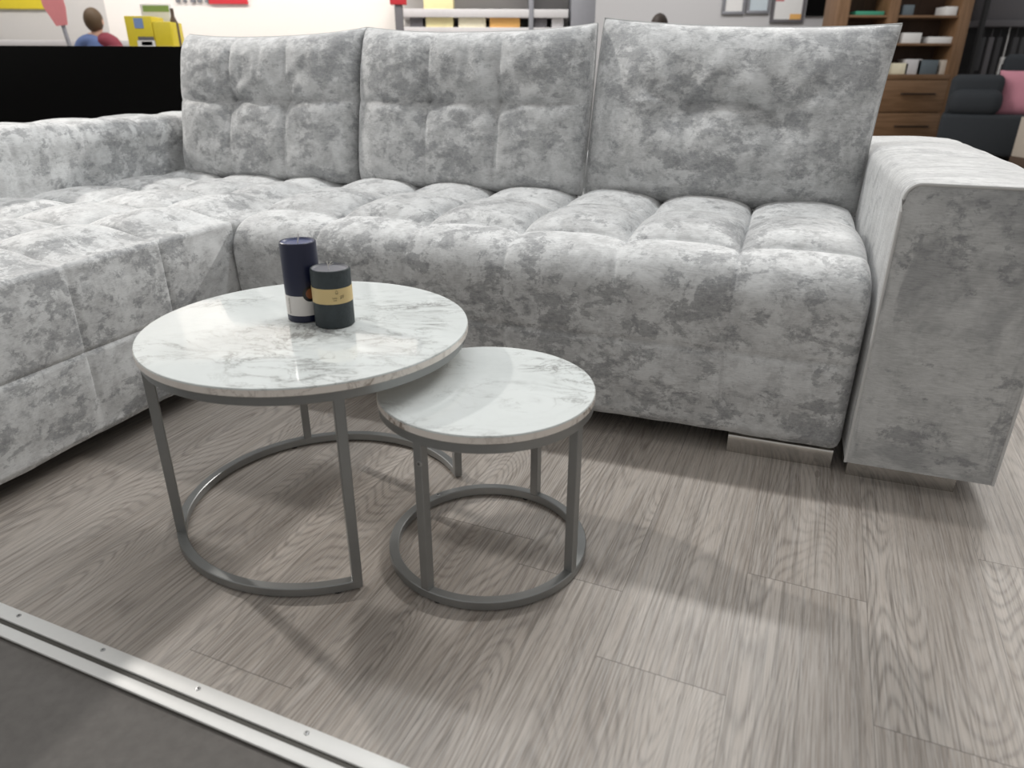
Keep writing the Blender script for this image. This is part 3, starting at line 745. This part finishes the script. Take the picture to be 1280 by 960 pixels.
# dark armchair with the pink cushion, turned towards the viewer
AD = 8.0
pl, pr_ = at(1177, 142, AD), at(1240, 142, AD)
CHA = R(-30); cl = Vector((cos(CHA), sin(CHA), 0)); cd = Vector((-sin(CHA), cos(CHA), 0))
ch = empty('armchair', (pl.x, pl.y, 0), CHA); tag(ch, 'dark blue grey upholstered armchair at the far right holding a pink cushion', 'armchair')
zs = pl.z; aw = .50
MB().box(0, .98, 0, .80, .05, zs, .04, 3).build('seat_base', M['navy_sofa'], ch)
MB().box(.02, aw, .10, .78, zs - .03, at(1210, 93, AD).z, .07, 5).build('armrest', M['navy_sofa'], ch)
MB().box(.03, aw + .02, .0, .42, zs - .02, at(1210, 111, AD).z, .11, 6).build('arm_pad', M['navy_sofa'], ch)
MB().box(aw - .04, .98, .52, .80, zs - .05, at(1250, 68, AD + .4).z, .06, 4).build('backrest', M['navy_sofa'], ch)
for x in (.08, .90):
    for y in (.08, .7): MB().lathe([(.02, 0), (.025, .055), (0, .055)], 14, Matrix.Translation((x, y, 0))).build('leg', M['dark'], ch)
def pillow_mesh(w, h, t, n=28):
    V = []; F = []
    for sd in (1, -1):
        for i in range(n + 1):
            for j in range(n + 1):
                x, y = 2 * i / n - 1, 2 * j / n - 1
                V.append((x * w / 2 * (1 - .05 * (1 - x * x) * 0 - .06 * (1 - y * y)), -sd * t / 2 * max(0, (1 - x ** 4) * (1 - y ** 4)) ** .6, y * h / 2 * (1 - .06 * (1 - x * x))))
    o2 = (n + 1) ** 2
    for i in range(n):
        for j in range(n):
            q = (i * (n + 1) + j, (i + 1) * (n + 1) + j, (i + 1) * (n + 1) + j + 1, i * (n + 1) + j + 1); F.append(q); F.append(tuple(x + o2 for x in q[::-1]))
    return V, F
V, F = pillow_mesh(.50, .46, .16); pk = from_py('throw_cushion', V, F, M['pink'])
pk.location = Vector((pl.x, pl.y, 0)) + cl * (aw + .20) + cd * .34 + Vector((0, 0, zs + .205)); pk.rotation_euler = (R(-12), R(-2), CHA)
tag(pk, 'dusty pink throw cushion leaning on the dark armchair back', 'cushion')
a = at(1277, 146, 7.3)
bb = empty('display_block', (a.x + .30, 7.15, 0)); tag(bb, 'beige display block on a brown plinth at the far right edge before the armchair', 'display block')
MB().box(-.30, .4, -.15, .15, .10, a.z, .006).build('block', M['beige'], bb); MB().box(-.305, .41, -.155, .155, 0, .10, .004).build('plinth', M['brownbase'], bb)

# framed certificates on the grey wall
def frame(px0, px1, pyb, label, fm, pm, spots=(), hfac=1.35):
    Dw = 10.27; a, b = at(px0, pyb, Dw), at(px1, pyb, Dw); w = b.x - a.x; h = w * hfac
    root = empty('picture_frame', (a.x + w / 2, Dw, a.z)); tag(root, label, 'picture frame', 'frames on the grey wall')
    t = .035; fr = MB()
    fr.box(-w / 2, w / 2, -.02, .02, 0, t, .002).box(-w / 2, w / 2, -.02, .02, h - t, h, .002).box(-w / 2, -w / 2 + t, -.02, .02, t, h - t, .002).box(w / 2 - t, w / 2, -.02, .02, t, h - t, .002)
    fr.build('frame', fm, root); sh = MB().box(-w / 2 + t, w / 2 - t, -.006, .012, t, h - t).build('print', pm, root)
    for (u0, u1, v0, v1, m_) in spots:
        MB().box(-w / 2 + u0 * w, -w / 2 + u1 * w, -.008, -.004, v0 * h, v1 * h).build('printed_patch', m_, sh)
frame(902, 930, 18, 'small grey framed certificate, leftmost on the grey wall', M['grey_metal'], M['white'])
frame(932, 961, 17, 'small framed pale blue print, second from left on the grey wall', M['grey_metal'], M['paleblue'])
frame(962, 1003, 28, 'large framed white certificate with red marks on the grey wall', M['grey_dark'], M['white'], [(.05, .35, .42, .7, M['rose']), (.58, .97, .06, .17, M['orange'])])
frame(1007, 1038, 20, 'black framed dark picture, rightmost on the grey wall beside the cabinet', M['black'], M['black'])
tb = MB().box(at(1040, 5, 10.2).x, at(1056, 5, 10.2).x, 10.15, 10.31, 0, 3.6).build('trim_2', M['white_wall']); tb['kind'] = 'structure'

# shop shelving in the middle distance
Dg = 7.4
gd = empty('shop_shelving', (at(620, 20, Dg).x, Dg + .25, 0)); tag(gd, 'light grey shop shelving unit with price cards behind the middle cushion', 'shelving')
gx0, gx1 = at(497, 20, Dg).x - gd.location.x, at(744, 20, Dg).x - gd.location.x
zA, zB = at(600, 34, Dg).z, at(600, 11, Dg).z
MB().box(gx0, gx1, .2, .25, 0, 2.2).build('back_panel', M['white_wall'], gd)
for z in (zA, zB, zB + .4): MB().box(gx0, gx1 - .25, -.24, .2, z - .07, z, .004).build('shelf', M['shelf_grey'], gd)
MB().box(gx0, gx1, -.2, .2, .0, .5, .004).build('base', M['shelf_grey'], gd)
for p0, p1, m_ in ((661, 667, M['grey_metal']), (714, 744, M['grey_metal'])):
    MB().box(at(p0, 20, Dg).x - gd.location.x, at(p1, 20, Dg).x - gd.location.x, -.25, .18, 0, 2.2, .004).build('post', m_, gd)
GG = 'packages on the shop shelving'
def pack(px0, px1, py0, zbase, mat, label):
    a, b = at(px0, 20, Dg + .05), at(px1, py0, Dg + .05)
    o = MB().box(a.x, b.x, Dg + .05, Dg + .25, zbase, b.z, .004).build('package', mat); tag(o, label, 'package', GG)
pack(532, 566, 20, zA, M['pale_yellow'], 'pale yellow package at the left of the shop shelf')
pack(573, 607, 22, zA, M['cream'], 'cream package in the middle of the shop shelf')
pack(612, 650, 18, zA, M['orange'], 'orange package on the shop shelf left of the post')
pack(530, 566, -6, zB, M['pale_yellow'], 'yellow package on the upper board of the shop shelf')
pack(512, 528, 20, zA, M['grey_dark'], 'dark grey package on the shop shelf left of the pale yellow one')
pack(668, 684, 14, zA, M['grey_dark'], 'dark package just right of the thin post on the shop shelf')
pack(690, 705, 12, zA, M['shelf_grey'], 'light grey package beside the wide post on the shop shelf')
sg = empty('sign_stand', at(500, 40, 7.0) * 1.0); sg.location.z = 0; tag(sg, 'narrow grey sign stand with a red top, left of the shop shelving', 'sign')
MB().box(-.035, .035, -.02, .02, 0, at(500, 6, 7.0).z, .004).build('post', M['grey_dark'], sg)
MB().box(-.07, .07, -.03, .03, at(500, 6, 7.0).z, at(500, 6, 7.0).z + .25, .004).build('sign_panel', M['red'], sg)
MB().box(-.16, .16, -.16, .16, 0, .02, .004).build('base', M['grey_dark'], sg)

# signs on the back walls
def wall_sign(name, label, cat, px0, px1, pyb, h, Dw, mat):
    a, b = at(px0, pyb, Dw), at(px1, pyb, Dw)
    o = MB().box(a.x, b.x, Dw - .015, Dw + .015, a.z, a.z + h, .004).build(name, mat); tag(o, label, cat); return o
wall_sign('wall_sign', 'bright red rectangular sign high on the cream wall', 'sign', 262, 310, 5, .22, 8.28, M['red'])
wall_sign('wall_sign', 'yellow sign high on the white wall at the far left', 'sign', -40, 62, 11, .35, 8.28, M['yellow'])
a = at(220, 3, 8.27); lt = MB()
for i, w in enumerate((.05, .04, .06, .05, .04)): lt.box(a.x + i * .075, a.x + i * .075 + w * .8, 8.27, 8.29, a.z, a.z + .16, .002)
tag(lt.build('wall_lettering', M['grey_metal']), 'grey raised wall lettering left of the red sign', 'lettering')
# white counter under the yellow sign
ct = empty('counter', (-5.1, 7.6, 0)); tag(ct, 'long white shop counter behind the black partition board', 'counter')
zc = at(40, 50, 7.3).z
MB().box(-1.6, 2.0, -.28, .3, 0, zc - .05, .005).build('body', M['white_wall'], ct)
MB().box(-1.63, 2.03, -.31, .32, zc - .05, zc, .006).build('worktop', M['shelf_grey'], ct)
bz = empty('banner', at(92, 30, 7.0)); bz.location.z = 0; bz.rotation_euler = (0, R(-6), 0)
tag(bz, 'narrow faded red hanging banner on a grey pole, left of the person in blue', 'banner')
zz = at(92, 28, 7.0).z
b = bmesh.new()
tag(bz)
vs = [(-.03, zz - .02), (.07, zz - .02), (.10, zz + .12), (.10, zz + .6), (-.09, zz + .6), (-.09, zz + .14)]
fr_ = [b.verts.new((x, -.006, z)) for x, z in vs]; f = b.faces.new(fr_)
r = bmesh.ops.extrude_face_region(b, geom=[f])
for g in r['geom']:
    if isinstance(g, bmesh.types.BMVert): g.co.y += .014
bmesh.ops.recalc_face_normals(b, faces=b.faces)
mb = MB(); mb.add(b); mb.build('banner_cloth', M['rose'], bz)
MB().tube([Vector((.02, .02, .02)), Vector((.02, .02, zz + .62))], .018, 10).build('pole', M['grey_metal'], bz)
MB().lathe([(.16, 0), (.16, .02), (0, .03)], 24).build('base', M['grey_metal'], bz)

# yellow display boxes on a white stand
Dy = 5.6
st_ = empty('display_stand', (at(186, 50, Dy).x, Dy + .22, 0)); zst = at(186, 58, Dy).z
tag(st_, 'white stand carrying yellow boxes behind the left cushion and black board', 'stand')
MB().box(-.3, .3, -.24, .24, zst - .03, zst, .004).build('stand_top', M['white_wall'], st_)
for x in (-.27, .27):
    for y in (-.2, .2): MB().box(x - .02, x + .02, y - .02, y + .02, 0, zst - .03).build('leg', M['shelf_grey'], st_)
def ybox(px0, px1, py0, label, spots):
    a, b = at(px0, 40, Dy), at(px1, py0, Dy); root = empty('display_box', ((a.x + b.x) / 2, Dy, zst)); tag(root, label, 'box', 'yellow display boxes')
    w = b.x - a.x; h = b.z - zst
    MB().box(-w / 2, w / 2, 0, .2, 0, h, .006).build('carton', M['yellow'], root)
    for (u0, u1, v0, v1, m_) in spots: MB().box(-w / 2 + u0 * w, -w / 2 + u1 * w, -.004, .002, v0 * h, v1 * h).build('printed_panel', m_, root)
ybox(158, 188, 20, 'yellow box with blue and white printed panels on the white stand', [(.35, .68, .6, .93, M['label_blue']), (.35, 1, .0, .2, M['white']), (.5, .9, .03, .16, M['label_blue']), (.4, .98, .2, .32, M['grey_dark'])])
ybox(192, 212, 27, 'plain yellow box on the white stand right beside the cushion', [])
a, b_ = at(178, 26, Dy + .25), at(210, 5, Dy + .25); root = empty('leaflet_holder', ((a.x + b_.x) / 2, Dy + .25, zst)); tag(root, 'white leaflet holder with a green stripe behind the yellow boxes', 'holder')
MB().box(-(b_.x - a.x) / 2, (b_.x - a.x) / 2, 0, .06, 0, b_.z - zst, .004).build('holder_body', M['white'], root)
MB().box(-(b_.x - a.x) / 2 + .02, (b_.x - a.x) / 2, -.003, .002, a.z - zst + .06, a.z - zst + .10).build('stripe', M['green'], root)
a = at(216, 30, Dy + .1)
bt = MB().lathe([(0, 0), (.028, 0), (.03, .01), (.03, .15), (.012, .20), (.012, .25), (0, .25)], 20, Matrix.Translation((a.x, Dy + .12, zst))).build('bottle', M['brownbase'])
tag(bt, 'dark brown bottle at the right end of the white stand', 'bottle')

# people far behind, seen from the back
def skin_mesh(name, verts, edges, radii, mat, parent, sub=2):
    me = bpy.data.meshes.new(name); me.from_pydata(verts, edges, []); o = bpy.data.objects.new(name, me); C.objects.link(o)
    md = o.modifiers.new('skin', 'SKIN'); md.use_smooth_shade = True
    for v, r_ in zip(me.skin_vertices[0].data, radii): v.radius = r_ if isinstance(r_, tuple) else (r_, r_)
    me.skin_vertices[0].data[0].use_root = True
    o.modifiers.new('sub', 'SUBSURF').levels = sub; o.modifiers['sub'].render_levels = sub
    dg = bpy.context.evaluated_depsgraph_get(); ev = o.evaluated_get(dg); m2 = bpy.data.meshes.new_from_object(ev)
    bpy.data.objects.remove(o); m2.name = name; m2.materials.clear()
    return link(name, m2, mat, parent, True)
def person(loc, rz, hgt, label, hairm, jacket, sleeve, trousers):
    root = empty('person', loc, rz); tag(root, label, 'person', None); k_ = hgt / 1.72; root.scale = (k_, k_, k_)
    V = [(0, 0, .95), (0, .01, 1.10), (0, .0, 1.28), (0, 0, 1.42), (0, -.01, 1.49), (0, -.02, 1.55), (0, -.02, 1.62)]
    E_ = [(i, i + 1) for i in range(6)]; Rr = [(.15, .11), (.14, .10), (.155, .11), (.115, .09), (.055, .055), (.072, .09), (.068, .085)]
    for s_ in (-1, 1):
        b0 = len(V); V += [(s_ * .175, 0, 1.40), (s_ * .235, .02, 1.12), (s_ * .22, -.10, .92), (s_ * .215, -.15, .86)]; E_ += [(3, b0), (b0, b0 + 1), (b0 + 1, b0 + 2), (b0 + 2, b0 + 3)]; Rr += [.062, .046, .034, .028]
        for f_ in range(4):
            c0 = len(V); V += [(s_ * (.20 + .012 * f_), -.165 - .003 * f_, .83), (s_ * (.20 + .012 * f_), -.185, .785 + .004 * abs(f_ - 1.5))]; E_ += [(b0 + 3, c0), (c0, c0 + 1)]; Rr += [.009, .008]
        c0 = len(V); V += [(s_ * .185, -.16, .845), (s_ * .178, -.185, .82)]; E_ += [(b0 + 3, c0), (c0, c0 + 1)]; Rr += [.011, .009]
        g0 = len(V); V += [(s_ * .09, 0, .88), (s_ * .10, -.01, .50), (s_ * .10, .02, .09), (s_ * .105, -.13, .04)]; E_ += [(0, g0), (g0, g0 + 1), (g0 + 1, g0 + 2), (g0 + 2, g0 + 3)]; Rr += [.088, .058, .04, (.04, .03)]
    skin_mesh('body', V, E_, Rr, M['skin'], root)
    def cloth(nm, idx, edges, grow, mat, V2=V, R2=Rr):
        mp = {a: i for i, a in enumerate(idx)}
        rr_ = [(R2[a] if isinstance(R2[a], tuple) else (R2[a], R2[a])) for a in idx]
        skin_mesh(nm, [V2[a] for a in idx], [(mp[a], mp[c]) for a, c in edges], [(x + grow, y + grow) for x, y in rr_], mat, root)
    arms = [7, 7 + 18]       # first vertex of each arm block
    blk = 4 + 8 + 2 + 4
    aL, aR = 7, 7 + blk
    cloth('jacket', [1, 0, 2, 3, aR, aR + 1, aR + 2], [(1, 0), (1, 2), (2, 3), (3, aR), (aR, aR + 1), (aR + 1, aR + 2)], .040, jacket)
    cloth('sleeve', [3, aL, aL + 1, aL + 2], [(3, aL), (aL, aL + 1), (aL + 1, aL + 2)], .041, sleeve)
    gL, gR = aL + 14, aR + 14
    cloth('trousers', [0, gL, gL + 1, gL + 2, gR, gR + 1, gR + 2], [(0, gL), (gL, gL + 1), (gL + 1, gL + 2), (0, gR), (gR, gR + 1), (gR + 1, gR + 2)], .026, trousers)
    for g0 in (gL, gR):
        x = V[g0 + 2][0]; MB().box(x - .05, x + .05, -.17, .08, 0, .085, .03, 3).build('shoe', M['dark'], root)
    # head details: face side looks along -y of the figure
    hr = bmesh.new(); bmesh.ops.create_uvsphere(hr, u_segments=28, v_segments=18, radius=1)
    for v in hr.verts:
        v.co = Vector((v.co.x * .094, v.co.y * .112 + .004, v.co.z * .125 + 1.62))
        if v.co.y < -.05 and v.co.z < 1.68: v.co.y = -.045
    mb = MB(); mb.add(hr); mb.build('hair', hairm, root)
    fc = MB(); fc.lathe([(0, .012), (.008, .008), (.013, -.012), (0, -.014)], 10, Matrix.Translation((0, -.113, 1.585)))
    fc.build('nose', M['skin'], root)
    for s_ in (-1, 1):
        MB().lathe([(0, .004), (.011, .003), (.014, 0), (0, -.002)], 12, Matrix.Translation((s_ * .034, -.105, 1.612)) @ Matrix.Rotation(R(90), 4, 'X')).build('eye', M['white'], root)
        MB().lathe([(0, .008), (.016, .006), (.02, 0), (0, -.004)], 12, Matrix.Translation((s_ * .094, -.01, 1.60)) @ Matrix.Rotation(R(90), 4, 'Y') @ Matrix.Scale(1.5, 4, (1, 0, 0))).build('ear', M['skin'], root)
    MB().box(-.024, .024, -.104, -.094, 1.535, 1.545, .003).build('mouth', M['maroon'], root)
    return root
p1 = at(116, 20, 6.6); hgt1 = at(116, 10, 6.6).z
person((p1.x, 6.6, 0), R(180), hgt1 / 1.01, 'brown-haired person in blue jacket with dark red sleeve standing behind the black board', M['hair'], M['blue'], M['maroon'], M['charcoal'])
p2_ = at(825, 20, 6.4); hgt2 = at(825, 15, 6.4).z
person((p2_.x, 6.4, 0), R(160), hgt2 / 1.02, 'person with dark hair in charcoal clothes, only the crown showing above the plump cushion', M['hair_dark'], M['charcoal'], M['charcoal'], M['charcoal'])
